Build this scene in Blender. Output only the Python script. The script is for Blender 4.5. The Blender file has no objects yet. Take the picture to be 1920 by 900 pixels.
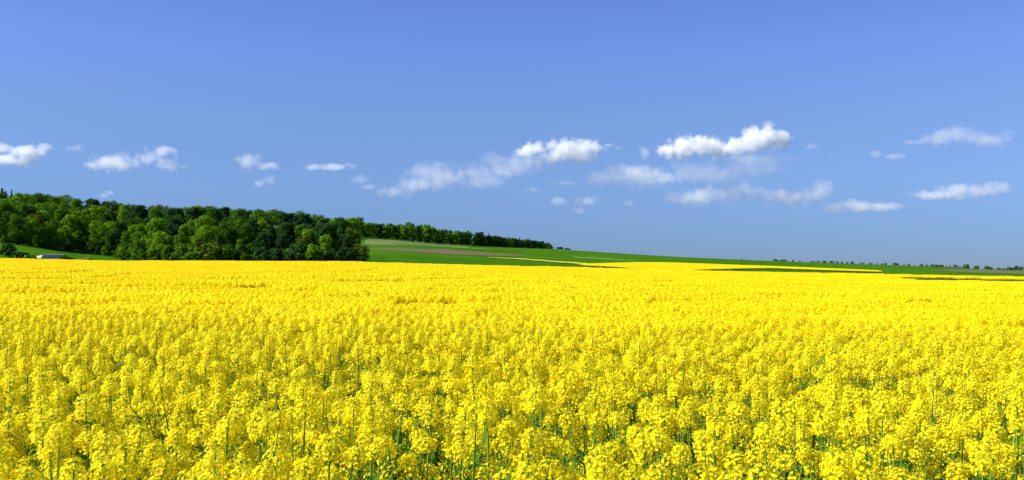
import bpy, bmesh, math, random
import numpy as np
from mathutils import Vector, Matrix, Euler

random.seed(7)
rng = np.random.default_rng(11)
R = math.radians
sc = bpy.context.scene
col = sc.collection

# ------------------------------------------------------------------ camera, sky, sun, exposure
F, CX, EYE = 1884.0, 960.0, 510.0        # focal length in photo pixels, centre column, eye-level row
EZ = 2.12                                # eye height, metres
cam = bpy.data.cameras.new("camera")
cam.lens = 36.0 * F / 1920.0
cam.sensor_width = 36.0
cam.clip_start = 0.05
cam.clip_end = 80000.0
camo = bpy.data.objects.new("camera", cam)
col.objects.link(camo)
camo.location = (0, 0, EZ)
camo.rotation_euler = (R(90) + math.atan((EYE - 450.0) / F), 0, 0)
sc.camera = camo

SUN_EL = R(42)
SUN_AZ = Vector((-0.975, -0.22, 0)).normalized()          # towards the sun, seen from the scene
SUN_DIR = Vector((SUN_AZ.x * math.cos(SUN_EL), SUN_AZ.y * math.cos(SUN_EL), math.sin(SUN_EL)))
world = bpy.data.worlds.new("World")
sc.world = world
world.use_nodes = True
wn, wl = world.node_tree.nodes, world.node_tree.links
wn.clear()
sky = wn.new("ShaderNodeTexSky")
sky.sky_type = 'NISHITA'
sky.sun_disc = False
sky.sun_elevation = SUN_EL
sky.sun_rotation = math.atan2(SUN_AZ.x, SUN_AZ.y)
sky.altitude = 1500
sky.air_density = 0.85
sky.dust_density = 0.0
sky.ozone_density = 3.0
tint = wn.new("ShaderNodeMix")
tint.data_type = 'RGBA'
tint.blend_type = 'MULTIPLY'
tint.inputs[0].default_value = 1.0
geo = wn.new("ShaderNodeTexCoord")
sep = wn.new("ShaderNodeSeparateXYZ")
wl.new(geo.outputs['Generated'], sep.inputs[0])
grade = wn.new("ShaderNodeValToRGB")                      # deeper, bluer sky low over the land
cre = grade.color_ramp.elements
cre[0].position = 0.0; cre[0].color = (0.18, 0.235, 0.40, 1)
cre[1].position = 0.27; cre[1].color = (0.675, 0.71, 1.06, 1)
for p_, c_ in ((0.032, (0.255, 0.325, 0.518)), (0.085, (0.42, 0.485, 0.67)), (0.15, (0.578, 0.628, 0.80)), (0.213, (0.67, 0.714, 1.03))):
    e_ = cre.new(p_); e_.color = (*c_, 1)
wl.new(sep.outputs[2], grade.inputs[0])
wl.new(grade.outputs[0], tint.inputs[7])
bg = wn.new("ShaderNodeBackground")
bg.inputs[1].default_value = 0.091
wo = wn.new("ShaderNodeOutputWorld")
wl.new(sky.outputs[0], tint.inputs[6])
wl.new(tint.outputs[2], bg.inputs[0])
wl.new(bg.outputs[0], wo.inputs[0])

sl = bpy.data.lights.new("sun", 'SUN')
sl.energy = 5.0
sl.angle = R(0.53)
sl.color = (1.0, 0.965, 0.91)
so = bpy.data.objects.new("sun", sl)
so.rotation_euler = (-SUN_DIR).to_track_quat('-Z', 'Y').to_euler()
so.location = (-50, -10, 60)
col.objects.link(so)

vs = sc.view_settings
vs.view_transform = 'Standard'
vs.look = 'None'
vs.exposure = 0.9
vs.gamma = 1.0
vs.use_curve_mapping = False
sc.render.engine = 'CYCLES'
sc.cycles.max_bounces = 14
sc.cycles.diffuse_bounces = 7
sc.cycles.transmission_bounces = 6
sc.cycles.volume_bounces = 10
sc.cycles.transparent_max_bounces = 24
sc.cycles.use_denoising = True
sc.cycles.denoiser = 'OPENIMAGEDENOISE'
sc.cycles.denoising_input_passes = 'RGB_ALBEDO_NORMAL'
sc.cycles.denoising_prefilter = 'ACCURATE'
sc.cycles.use_adaptive_sampling = False
sc.cycles.sample_clamp_indirect = 4.0

# ------------------------------------------------------------------ helpers
def tag(o, label=None, cat=None, group=None, kind=None):
    if label: o["label"] = label
    if cat: o["category"] = cat
    if group: o["group"] = group
    if kind: o["kind"] = kind
    return o

def empty(name, loc=(0, 0, 0), rz=0.0):
    o = bpy.data.objects.new(name, None)
    o.empty_display_size = 0.2
    o.location = loc
    o.rotation_euler = (0, 0, rz)
    col.objects.link(o)
    return o

class MB:
    """collects faces with a material slot and a tone value each"""
    def __init__(self):
        self.v, self.f, self.m, self.t = [], [], [], []
    def face(self, pts, mat=0, tone=0.5):
        b = len(self.v)
        self.v.extend([tuple(p) for p in pts])
        self.f.append(tuple(range(b, b + len(pts))))
        self.m.append(mat); self.t.append(tone)
    def tube(self, pts, radii, n=5, mat=0, tone=0.5, cap=True):
        pts = [Vector(p) for p in pts]
        rings = []
        for i, p in enumerate(pts):
            d = (pts[min(i + 1, len(pts) - 1)] - pts[max(i - 1, 0)])
            if d.length < 1e-9: d = Vector((0, 0, 1))
            d.normalize()
            a = d.cross(Vector((0.31, 0.95, 0.07)))
            if a.length < 1e-3: a = d.cross(Vector((1, 0, 0)))
            a.normalize(); c = d.cross(a)
            base = len(self.v)
            for k in range(n):
                an = 2 * math.pi * k / n
                self.v.append(tuple(p + (a * math.cos(an) + c * math.sin(an)) * radii[i]))
            rings.append(base)
        for i in range(len(rings) - 1):
            for k in range(n):
                k2 = (k + 1) % n
                self.f.append((rings[i] + k, rings[i] + k2, rings[i + 1] + k2, rings[i + 1] + k))
                self.m.append(mat); self.t.append(tone)
        if cap:
            self.f.append(tuple(rings[-1] + k for k in range(n))); self.m.append(mat); self.t.append(tone)
    def box(self, x0, x1, y0, y1, z0, z1, mat=0, tone=0.5):
        P = [(x0, y0, z0), (x1, y0, z0), (x1, y1, z0), (x0, y1, z0), (x0, y0, z1), (x1, y0, z1), (x1, y1, z1), (x0, y1, z1)]
        b = len(self.v); self.v.extend(P)
        for q in ((0, 3, 2, 1), (4, 5, 6, 7), (0, 1, 5, 4), (1, 2, 6, 5), (2, 3, 7, 6), (3, 0, 4, 7)):
            self.f.append(tuple(b + i for i in q)); self.m.append(mat); self.t.append(tone)
    def mesh(self, name, mats):
        me = bpy.data.meshes.new(name)
        me.from_pydata(self.v, [], self.f)
        for m in mats: me.materials.append(m)
        me.polygons.foreach_set("material_index", self.m)
        at = me.attributes.new("tone", 'FLOAT', 'FACE')
        at.data.foreach_set("value", self.t)
        me.update()
        return me
    def build(self, name, mats, parent=None):
        me = self.mesh(name, mats if isinstance(mats, list) else [mats])
        return link(name, me, parent)

def link(name, me, parent=None):
    o = bpy.data.objects.new(name, me)
    col.objects.link(o)
    if parent: o.parent = parent
    return o

def copy_thing(src, kids):
    """a thing and its parts; kids = [(object, parent index or -1)]"""
    r = src.copy(); col.objects.link(r)
    for k in kids:
        c = k.copy(); col.objects.link(c); c.parent = r
    return r

_ones = "zeroth first second third fourth fifth sixth seventh eighth ninth tenth eleventh twelfth thirteenth fourteenth fifteenth sixteenth seventeenth eighteenth nineteenth".split()
_tens = {20: ("twentieth", "twenty"), 30: ("thirtieth", "thirty"), 40: ("fortieth", "forty"), 50: ("fiftieth", "fifty"),
         60: ("sixtieth", "sixty"), 70: ("seventieth", "seventy"), 80: ("eightieth", "eighty"), 90: ("ninetieth", "ninety")}
def ordinal(n):
    if n < 20: return _ones[n]
    if n >= 100: return "hundred-and-" + ordinal(n - 100)
    t, o = n // 10 * 10, n % 10
    return _tens[t][0] if o == 0 else _tens[t][1] + "-" + _ones[o]

# ------------------------------------------------------------------ materials
def new_mat(name):
    m = bpy.data.materials.new(name); m.use_nodes = True
    m.node_tree.nodes.clear()
    return m, m.node_tree.nodes, m.node_tree.links

def ramp(n, l, fac, stops):
    r = n.new("ShaderNodeValToRGB")
    while len(r.color_ramp.elements) > 1: r.color_ramp.elements.remove(r.color_ramp.elements[0])
    r.color_ramp.elements[0].position = stops[0][0]; r.color_ramp.elements[0].color = (*stops[0][1], 1)
    for p, c in stops[1:]:
        e = r.color_ramp.elements.new(p); e.color = (*c, 1)
    l.new(fac, r.inputs[0])
    return r.outputs[0]

def mathn(n, l, op, a, b=None, c=None, clamp=False):
    m = n.new("ShaderNodeMath"); m.operation = op; m.use_clamp = clamp
    for i, x in enumerate((a, b, c)):
        if x is None: continue
        if isinstance(x, (int, float)): m.inputs[i].default_value = x
        else: l.new(x, m.inputs[i])
    return m.outputs[0]

def leafy(name, stops, transl=0.35, obj_var=0.5, rough=0.6, spec=0.2, bright=0.0):
    """thin foliage: diffuse with some light let through; tone per face + variation per plant picks the colour"""
    m, n, l = new_mat(name)
    out = n.new("ShaderNodeOutputMaterial")
    at = n.new("ShaderNodeAttribute"); at.attribute_name = "tone"
    oi = n.new("ShaderNodeObjectInfo")
    a = mathn(n, l, 'MULTIPLY', at.outputs['Fac'], 1.0 - obj_var)
    b = mathn(n, l, 'MULTIPLY_ADD', oi.outputs['Random'], obj_var, a)
    c = ramp(n, l, b, stops)
    p = n.new("ShaderNodeBsdfPrincipled")
    p.inputs['Roughness'].default_value = rough
    p.inputs['Specular IOR Level'].default_value = spec
    l.new(c, p.inputs['Base Color'])
    t = n.new("ShaderNodeBsdfTranslucent"); l.new(c, t.inputs[0])
    mx = n.new("ShaderNodeMixShader"); mx.inputs[0].default_value = transl
    l.new(p.outputs[0], mx.inputs[1]); l.new(t.outputs[0], mx.inputs[2])
    l.new(mx.outputs[0], out.inputs[0])
    return m

def plain(name, stops, scale=3.0, rough=0.8, bump=0.0, stretch=(1, 1, 1), detail=6):
    m, n, l = new_mat(name)
    out = n.new("ShaderNodeOutputMaterial")
    tc = n.new("ShaderNodeTexCoord"); mp = n.new("ShaderNodeMapping"); mp.inputs['Scale'].default_value = stretch
    nz = n.new("ShaderNodeTexNoise"); nz.inputs['Scale'].default_value = scale; nz.inputs['Detail'].default_value = detail
    l.new(tc.outputs['Object'], mp.inputs[0]); l.new(mp.outputs[0], nz.inputs['Vector'])
    c = ramp(n, l, nz.outputs[0], stops)
    p = n.new("ShaderNodeBsdfPrincipled"); p.inputs['Roughness'].default_value = rough
    p.inputs['Specular IOR Level'].default_value = 0.2
    l.new(c, p.inputs['Base Color'])
    if bump:
        b = n.new("ShaderNodeBump"); b.inputs['Strength'].default_value = bump; b.inputs['Distance'].default_value = 0.1
        l.new(nz.outputs[0], b.inputs['Height']); l.new(b.outputs[0], p.inputs['Normal'])
    l.new(p.outputs[0], out.inputs[0])
    return m

M_petal = leafy("rapeseed_petal", [(0.0, (0.91, 0.70, 0.004)), (0.5, (0.94, 0.795, 0.006)), (1.0, (0.96, 0.86, 0.02))], 0.40, 0.35, 0.5, 0.1)
M_bud = leafy("rapeseed_bud", [(0.0, (0.42, 0.50, 0.02)), (1.0, (0.62, 0.60, 0.03))], 0.25, 0.5)
M_stem = leafy("rapeseed_stem", [(0.0, (0.10, 0.23, 0.018)), (1.0, (0.20, 0.36, 0.04))], 0.15, 0.4, 0.5, 0.1)
M_leaf = leafy("rapeseed_leaf", [(0.0, (0.045, 0.14, 0.012)), (1.0, (0.10, 0.24, 0.02))], 0.3, 0.4, 0.5, 0.1)
RAPE = [M_petal, M_bud, M_stem, M_leaf]
M_crown = {
    "fresh": leafy("foliage_fresh", [(0.0, (0.0585, 0.1430, 0.0052)), (0.5, (0.1040, 0.2275, 0.0078)), (1.0, (0.1755, 0.3185, 0.0156))], 0.32, 0.45, 0.7, 0.0),
    "mid": leafy("foliage_mid", [(0.0, (0.0338, 0.0910, 0.0052)), (0.5, (0.0598, 0.1495, 0.0078)), (1.0, (0.1105, 0.2145, 0.0130))], 0.28, 0.45, 0.7, 0.0),
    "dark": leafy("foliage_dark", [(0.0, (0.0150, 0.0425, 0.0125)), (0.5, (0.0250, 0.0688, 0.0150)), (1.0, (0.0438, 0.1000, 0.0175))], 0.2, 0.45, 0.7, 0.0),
    "olive": leafy("foliage_olive", [(0.0, (0.0483, 0.0828, 0.0069)), (0.5, (0.0736, 0.1127, 0.0092)), (1.0, (0.1092, 0.1437, 0.0161))], 0.25, 0.45, 0.7, 0.0),
    "pale": leafy("foliage_blossom", [(0.0, (0.06, 0.12, 0.02)), (0.6, (0.11, 0.18, 0.045)), (1.0, (0.26, 0.30, 0.15))], 0.25, 0.2, 0.7, 0.08),
}
M_bark = plain("bark", [(0.3, (0.035, 0.028, 0.02)), (0.7, (0.09, 0.075, 0.055))], 2.0, 0.9, 0.4, (3, 3, 0.6))

# ------------------------------------------------------------------ terrain function
def pchip(x, y, q):
    x = np.asarray(x, float); y = np.asarray(y, float); q = np.clip(np.asarray(q, float), x[0], x[-1])
    h = np.diff(x); d = np.diff(y) / h
    m = np.zeros_like(y)
    m[0], m[-1] = d[0], d[-1]
    for i in range(1, len(x) - 1):
        if d[i - 1] * d[i] > 0:
            w1, w2 = 2 * h[i] + h[i - 1], h[i] + 2 * h[i - 1]
            m[i] = (w1 + w2) / (w1 / d[i - 1] + w2 / d[i])
    i = np.clip(np.searchsorted(x, q, side='right') - 1, 0, len(x) - 2)
    t = (q - x[i]) / h[i]
    return ((2 * t**3 - 3 * t**2 + 1) * y[i] + (t**3 - 2 * t**2 + t) * h[i] * m[i]
            + (-2 * t**3 + 3 * t**2) * y[i + 1] + (t**3 - t**2) * h[i] * m[i + 1])

CROP = 1.25                                # height of the crop
LOOK = 0.87                                # eye height over the crop
UK = [-400, 0, 230, 450, 640, 700, 850, 1040, 1300, 1500, 1700, 1920, 2300]
EDGE = [225, 222, 230, 240, 240, 240, 222, 205, 185, 175, 168, 160, 155]
EROW = [480, 484, 489, 489.5, 490, 492, 496, 500.5, 507, 511, 515, 519, 525]
PROF = {
    -400: [(300, 440), (350, 428), (400, 415), (550, 390), (750, 378), (1000, 385), (2500, 440), (9000, 500)],
    0: [(300, 458), (350, 446), (400, 436), (550, 413), (750, 405), (1000, 412), (2500, 455), (9000, 500)],
    230: [(300, 489), (350, 475), (400, 463), (550, 432), (750, 425), (1000, 428), (2500, 460), (9000, 500)],
    450: [(300, 491), (350, 484), (400, 474), (550, 447), (750, 440), (1000, 440), (2500, 470), (9000, 502)],
    640: [(300, 491), (350, 487), (400, 480), (550, 460), (650, 446), (750, 440), (1000, 436), (2500, 470), (9000, 503)],
    700: [(300, 488), (400, 475), (550, 460), (700, 447), (1000, 440), (1300, 440), (2500, 475), (9000, 503)],
    850: [(300, 494), (400, 484), (550, 474), (750, 464), (900, 459), (1300, 453), (2500, 478), (9000, 504)],
    1040: [(300, 501), (400, 494), (550, 486), (750, 479), (1000, 472), (1300, 467), (1800, 468), (2500, 480), (9000, 505)],
    1300: [(300, 508), (420, 498), (550, 493), (750, 489), (1000, 486), (1300, 484), (1600, 483), (2500, 487), (9000, 506)],
    1500: [(300, 510), (420, 504), (550, 501), (750, 498), (1000, 495.3), (1300, 492.8), (1700, 491), (2500, 493), (9000, 507)],
    1700: [(300, 514), (420, 509.5), (550, 506.5), (750, 503.7), (1000, 501.5), (1300, 499.5), (1700, 498), (2500, 498.6), (9000, 508)],
    1920: [(300, 518.5), (420, 516), (550, 514), (750, 512), (1000, 510.3), (1300, 508.8), (1700, 507.2), (2500, 506.6), (9000, 509)],
    2300: [(300, 523), (420, 519), (550, 517), (750, 515), (1000, 514), (1300, 513), (1700, 512), (2500, 511), (9000, 510)],
}
ST = np.array([150, 180, 210, 240, 270, 300, 330, 365, 400, 440, 490, 550, 620, 700, 800, 900, 1050, 1300, 1600, 2000, 2600, 4000, 9000.0])
_tab = []
for u, e, r in zip(UK, EDGE, EROW):
    pts = [(e, r + CROP * F / e)] + PROF[u]
    lx = [math.log(p[0]) for p in pts]
    _tab.append(pchip(lx, [p[1] for p in pts], np.log(ST)))
_tab = np.array(_tab)
_UF = np.arange(-400, 2301, 10.0)
TAB = np.array([pchip(UK, _tab[:, j], _UF) for j in range(len(ST))])    # station x column
LST = np.log(ST)

def colu(x, y):
    return np.clip(CX + F * x / np.maximum(y, 6.0), -400, 2300)

def edge_y(u): return pchip(UK, EDGE, u)
def edge_row(u): return pchip(UK, EROW, u)

def canopy_z(x, y):
    u = colu(x, y); e = edge_y(u)
    fa = EYE + LOOK * F / e - edge_row(u)
    z = EZ - LOOK + np.maximum(y, 0) * fa / F
    # the crop dips into a shallow trough on the far right
    k = np.clip((u - 1600) / 120, 0, 1)
    return z - 1.1 * k * np.exp(-((y - 106) / 13.0) ** 2)

def ground_z(x, y):
    x = np.asarray(x, float); y = np.asarray(y, float)
    u = colu(x, y); e = edge_y(u)
    zf = canopy_z(x, y) - CROP
    ly = np.log(np.clip(y, ST[0], ST[-1]))
    j = np.clip(np.searchsorted(LST, ly, side='right') - 1, 0, len(ST) - 2)
    t = (ly - LST[j]) / (LST[j + 1] - LST[j])
    ui = np.clip((u + 400) / 10.0, 0, len(_UF) - 1.001); i = ui.astype(int); s = ui - i
    row0 = TAB[j, i] * (1 - s) + TAB[j, i + 1] * s
    row1 = TAB[j + 1, i] * (1 - s) + TAB[j + 1, i + 1] * s
    zo = EZ + y * (EYE - (row0 * (1 - t) + row1 * t)) / F
    w = np.clip((y - e) / 8.0, 0, 1); w = w * w * (3 - 2 * w)
    return zf * (1 - w) + zo * w

def gz(x, y): return float(ground_z(np.array([x]), np.array([y]))[0])
def xat(u, y): return (u - CX) * y / F

YG = np.geomspace(150, 1800, 700)
def hit(u, row, lift=0.0, y0=170.0):
    """first ground point (past y0) seen at photo column u, row"""
    xs = (u - CX) * YG / F
    z = ground_z(xs, YG) + lift
    rows = EYE - F * (z - EZ) / YG
    ok = np.where((rows <= row) & (YG > y0))[0]
    y = YG[ok[0]] if len(ok) else 1800.0
    if len(ok) and ok[0] > 0:
        a = ok[0] - 1
        d = rows[a] - rows[a + 1]
        if d > 1e-6: y = YG[a] + (YG[a + 1] - YG[a]) * min(max((rows[a] - row) / d, 0), 1)
    return (u - CX) * y / F, y

# ------------------------------------------------------------------ ground sheet
def grid_mesh(name, X, Y, Z, mat):
    h, w = X.shape
    me = bpy.data.meshes.new(name)
    vs_ = np.stack([X, Y, Z], -1).reshape(-1, 3)
    idx = np.arange(h * w).reshape(h, w)
    q = np.stack([idx[:-1, :-1], idx[:-1, 1:], idx[1:, 1:], idx[1:, :-1]], -1).reshape(-1, 4)
    me.from_pydata(vs_.tolist(), [], q.tolist())
    me.materials.append(mat)
    me.polygons.foreach_set("use_smooth", [True] * len(me.polygons))
    me.update()
    return me

def meadow_material():
    m, n, l = new_mat("meadow_grass")
    out = n.new("ShaderNodeOutputMaterial")
    tc = n.new("ShaderNodeTexCoord")
    def noise(scale, stretch, detail=5):
        mp = n.new("ShaderNodeMapping"); mp.inputs['Scale'].default_value = stretch
        mp.inputs['Rotation'].default_value = (0, 0, R(8))
        l.new(tc.outputs['Object'], mp.inputs[0])
        z = n.new("ShaderNodeTexNoise"); z.inputs['Scale'].default_value = scale; z.inputs['Detail'].default_value = detail
        l.new(mp.outputs[0], z.inputs['Vector']); return z.outputs[0]
    a = noise(0.010, (1, 0.6, 1)); b = noise(0.35, (1, 0.35, 1)); c = noise(0.05, (0.25, 1.6, 1))
    s = mathn(n, l, 'MULTIPLY_ADD', b, 0.30, mathn(n, l, 'MULTIPLY', a, 0.40))
    s = mathn(n, l, 'MULTIPLY_ADD', c, 0.30, s)
    g = ramp(n, l, s, [(0.34, (0.022, 0.075, 0.004)), (0.5, (0.037, 0.113, 0.005)), (0.66, (0.064, 0.145, 0.008))])
    at = n.new("ShaderNodeAttribute"); at.attribute_name = "crop"
    mx = n.new("ShaderNodeMix"); mx.data_type = 'RGBA'
    l.new(at.outputs['Fac'], mx.inputs[0]); l.new(g, mx.inputs[6])
    mx.inputs[7].default_value = (0.030, 0.080, 0.012, 1)
    p = n.new("ShaderNodeBsdfPrincipled"); p.inputs['Roughness'].default_value = 0.9; p.inputs['Specular IOR Level'].default_value = 0.0
    l.new(mx.outputs[2], p.inputs['Base Color'])
    bp = n.new("ShaderNodeBump"); bp.inputs['Strength'].default_value = 0.5; bp.inputs['Distance'].default_value = 0.3
    l.new(b, bp.inputs['Height']); l.new(bp.outputs[0], p.inputs['Normal'])
    l.new(p.outputs[0], out.inputs[0])
    return m
M_meadow = meadow_material()

ys = np.concatenate([np.linspace(-40, 10, 26), np.linspace(12, 150, 60), np.linspace(152, 330, 110), np.geomspace(333, 9000, 190)])
tt = np.linspace(-1, 1, 300)
Yg = np.repeat(ys[:, None], len(tt), 1)
Xg = tt[None, :] * np.maximum(ys, 40)[:, None] * 0.95
Zg = ground_z(Xg, Yg)
gm = grid_mesh("ground", Xg, Yg, Zg, M_meadow)
cr = (Yg < edge_y(colu(Xg, Yg)) + 1).astype(float).reshape(-1)
at = gm.attributes.new("crop", 'FLOAT', 'POINT'); at.data.foreach_set("value", cr)
tag(link("ground", gm), kind='structure')

# field strips laid on the slope: outlines given as photo rows, found on the real slope
def strip(name, upper, lower, mat, lift=0.12, nu=60, nv=6):
    u0, u1 = upper[0][0], upper[-1][0]
    us = np.linspace(u0, u1, nu)
    ru = np.interp(us, [p[0] for p in upper], [p[1] for p in upper])
    rl = np.interp(us, [p[0] for p in lower], [p[1] for p in lower])
    wob = np.convolve(rng.normal(0, 1, nu + 8), np.ones(5) / 5, 'same')[4:-4] * .55
    ru = ru + wob; rl = np.maximum(rl - wob[::-1] * .7, ru + .7)
    X = np.zeros((nv + 1, nu)); Y = np.zeros((nv + 1, nu))
    for i, u in enumerate(us):
        xa, ya = hit(u, rl[i]); xb, yb = hit(u, ru[i])
        for k in range(nv + 1):
            y = ya + (yb - ya) * k / nv
            X[k, i], Y[k, i] = (u - CX) * y / F, y
    Z = ground_z(X, Y) + lift
    return tag(link(name, grid_mesh(name, X, Y, Z, mat)), kind='structure')

M_plough = plain("ploughed_soil", [(0.3, (0.085, 0.080, 0.022)), (0.55, (0.105, 0.082, 0.028)), (0.8, (0.070, 0.100, 0.014))], 0.03, 0.95, 0.3, (1, 0.5, 1), 8)
M_dry = plain("dry_grass", [(0.3, (0.055, 0.125, 0.012)), (0.5, (0.088, 0.135, 0.022)), (0.7, (0.115, 0.145, 0.034))], 0.04, 0.95, 0.3, (1, 0.4, 1), 8)
M_lgrass = plain("light_grass", [(0.3, (0.048, 0.14, 0.008)), (0.7, (0.085, 0.185, 0.016))], 0.06, 0.95, 0.3, (1, 0.3, 1), 8)
M_path = plain("pale_track", [(0.3, (0.07, 0.18, 0.014)), (0.7, (0.11, 0.24, 0.025))], 0.2, 0.95)
M_bloom = plain("bloom_strip", [(0.3, (0.26, 0.28, 0.015)), (0.7, (0.46, 0.42, 0.02))], 0.3, 0.9)
M_soil = plain("brown_soil", [(0.3, (0.045, 0.11, 0.010)), (0.5, (0.078, 0.105, 0.022)), (0.7, (0.105, 0.10, 0.034))], 0.02, 0.95, 0.3, (1, 0.4, 1), 8)
strip("dry_grass_bank", [(684, 448), (740, 450), (800, 455), (880, 461)], [(684, 459), (740, 459.5), (800, 461), (880, 463)], M_dry, 0.10)
strip("light_grass_strip", [(800, 459.5), (860, 463), (925, 467.5)], [(800, 461.5), (860, 465.5), (925, 468.8)], M_lgrass, 0.16)
strip("ploughed_field", [(692, 466.5), (755, 466), (830, 467.3), (905, 473.5), (985, 478.3)], [(692, 468.2), (755, 471), (830, 477), (905, 480.2), (985, 479.6)], M_plough)
strip("pale_track", [(1076, 481.6), (1130, 484.4), (1192, 488.6)], [(1076, 483.0), (1130, 486.2), (1192, 489.6)], M_path)
strip("bloom_strip", [(915, 483), (985, 486), (1040, 490.2), (1100, 494)], [(915, 484), (985, 488), (1040, 492.6), (1100, 497)], M_bloom, 0.3)
strip("bare_soil_field", [(1745, 506.5), (1830, 504.8), (1990, 508)], [(1745, 507.6), (1830, 512), (1990, 516)], M_soil)

# ------------------------------------------------------------------ rapeseed plants
def raceme(mb, base, axis, L, Rr, n, s, rnd, buds=9):
    """a flower head: four-petalled flowers round a stalk, buds at the tip"""
    axis = Vector(axis).normalized()
    a = axis.cross(Vector((0.3, 0.9, 0.2))).normalized(); c = axis.cross(a)
    base = Vector(base)
    for i in range(n):
        t = (i + rnd.random() * 0.8) / n
        an = i * 2.39996 + rnd.uniform(-0.4, 0.4)
        prof = math.sin(math.pi * (0.20 + 0.72 * t)) ** 0.7
        rr = Rr * prof * rnd.uniform(0.72, 1.12)
        out = a * math.cos(an) + c * math.sin(an)
        p = base + axis * (L * t) + out * rr + axis * rnd.uniform(-0.006, 0.006)
        nrm = (out * rnd.uniform(0.5, 1.1) + axis * (0.15 + 0.9 * t * t) + Vector((rnd.uniform(-.35, .35), rnd.uniform(-.35, .35), rnd.uniform(-.2, .35)))).normalized()
        e = nrm.cross(Vector((rnd.random() - .5, rnd.random() - .5, rnd.random() - .5)))
        if e.length < 1e-4: e = nrm.cross(Vector((1, 0, 0)))
        e.normalize(); g = nrm.cross(e)
        ss = s * rnd.uniform(0.85, 1.15); tn = rnd.random()
        if buds:                                              # the flower's own little stalk
            q = base + axis * max(0, L * t - .012); sd = axis.cross(out) * 0.0006
            mb.face([q - sd, q + sd, p + sd, p - sd], 2, tn)
        for k in range(4):
            ak = k * math.pi / 2
            d = e * math.cos(ak) + g * math.sin(ak); w = g * math.cos(ak) - e * math.sin(ak)
            tip = p + d * ss + nrm * ss * rnd.uniform(0.05, 0.45)
            mid = p + d * ss * 0.62 + nrm * ss * 0.30
            mb.face([p, mid - w * ss * 0.42, tip, mid + w * ss * 0.42], 0, min(1, max(0, tn + rnd.uniform(-.15, .15))))
    top = base + axis * L
    if buds: mb.tube([base - axis * .01, base + axis * L * .6, top], [0.0022, 0.0017, 0.001], 3, 2, .5, False)
    for i in range(buds):
        an = i * 2.4; q = 0.35 + 0.65 * (i / max(1, buds))
        o = (a * math.cos(an) + c * math.sin(an)) * Rr * 0.42 * (1.1 - q) + axis * (0.012 * q)
        p = top + o; h = s * 0.55
        up = (axis + o.normalized() * 0.4).normalized() if o.length > 0 else axis
        w1 = up.cross(a).normalized() * h * 0.38 if abs(up.dot(a)) < .98 else c * h * .38
        w2 = up.cross(w1).normalized() * h * 0.38
        q0, q1 = p - up * h * 0.3, p + up * h * 0.8
        for A, B in ((w1, w2), (w2, -w1), (-w1, -w2), (-w2, w1)):
            mb.face([q0, p + A, q1, p + B], 1, rnd.random())

def leaf(mb, p, d, L, W, rnd, droop=0.5):
    p = Vector(p); d = Vector(d).normalized()
    side = d.cross(Vector((0, 0, 1)))
    if side.length < 1e-3: side = Vector((1, 0, 0))
    side.normalize()
    pr = None; tn = rnd.random()
    for i in range(5):
        t = i / 4
        c = p + d * L * t - Vector((0, 0, 1)) * droop * L * t * t
        w = W * (math.sin(math.pi * (0.12 + 0.86 * t)) ** 0.8)
        cur = (c - side * w + Vector((0, 0, w * .35)), c, c + side * w + Vector((0, 0, w * .35)))
        if pr:
            mb.face([pr[0], pr[1], cur[1], cur[0]], 3, tn); mb.face([pr[1], pr[2], cur[2], cur[1]], 3, tn)
        pr = cur

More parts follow.
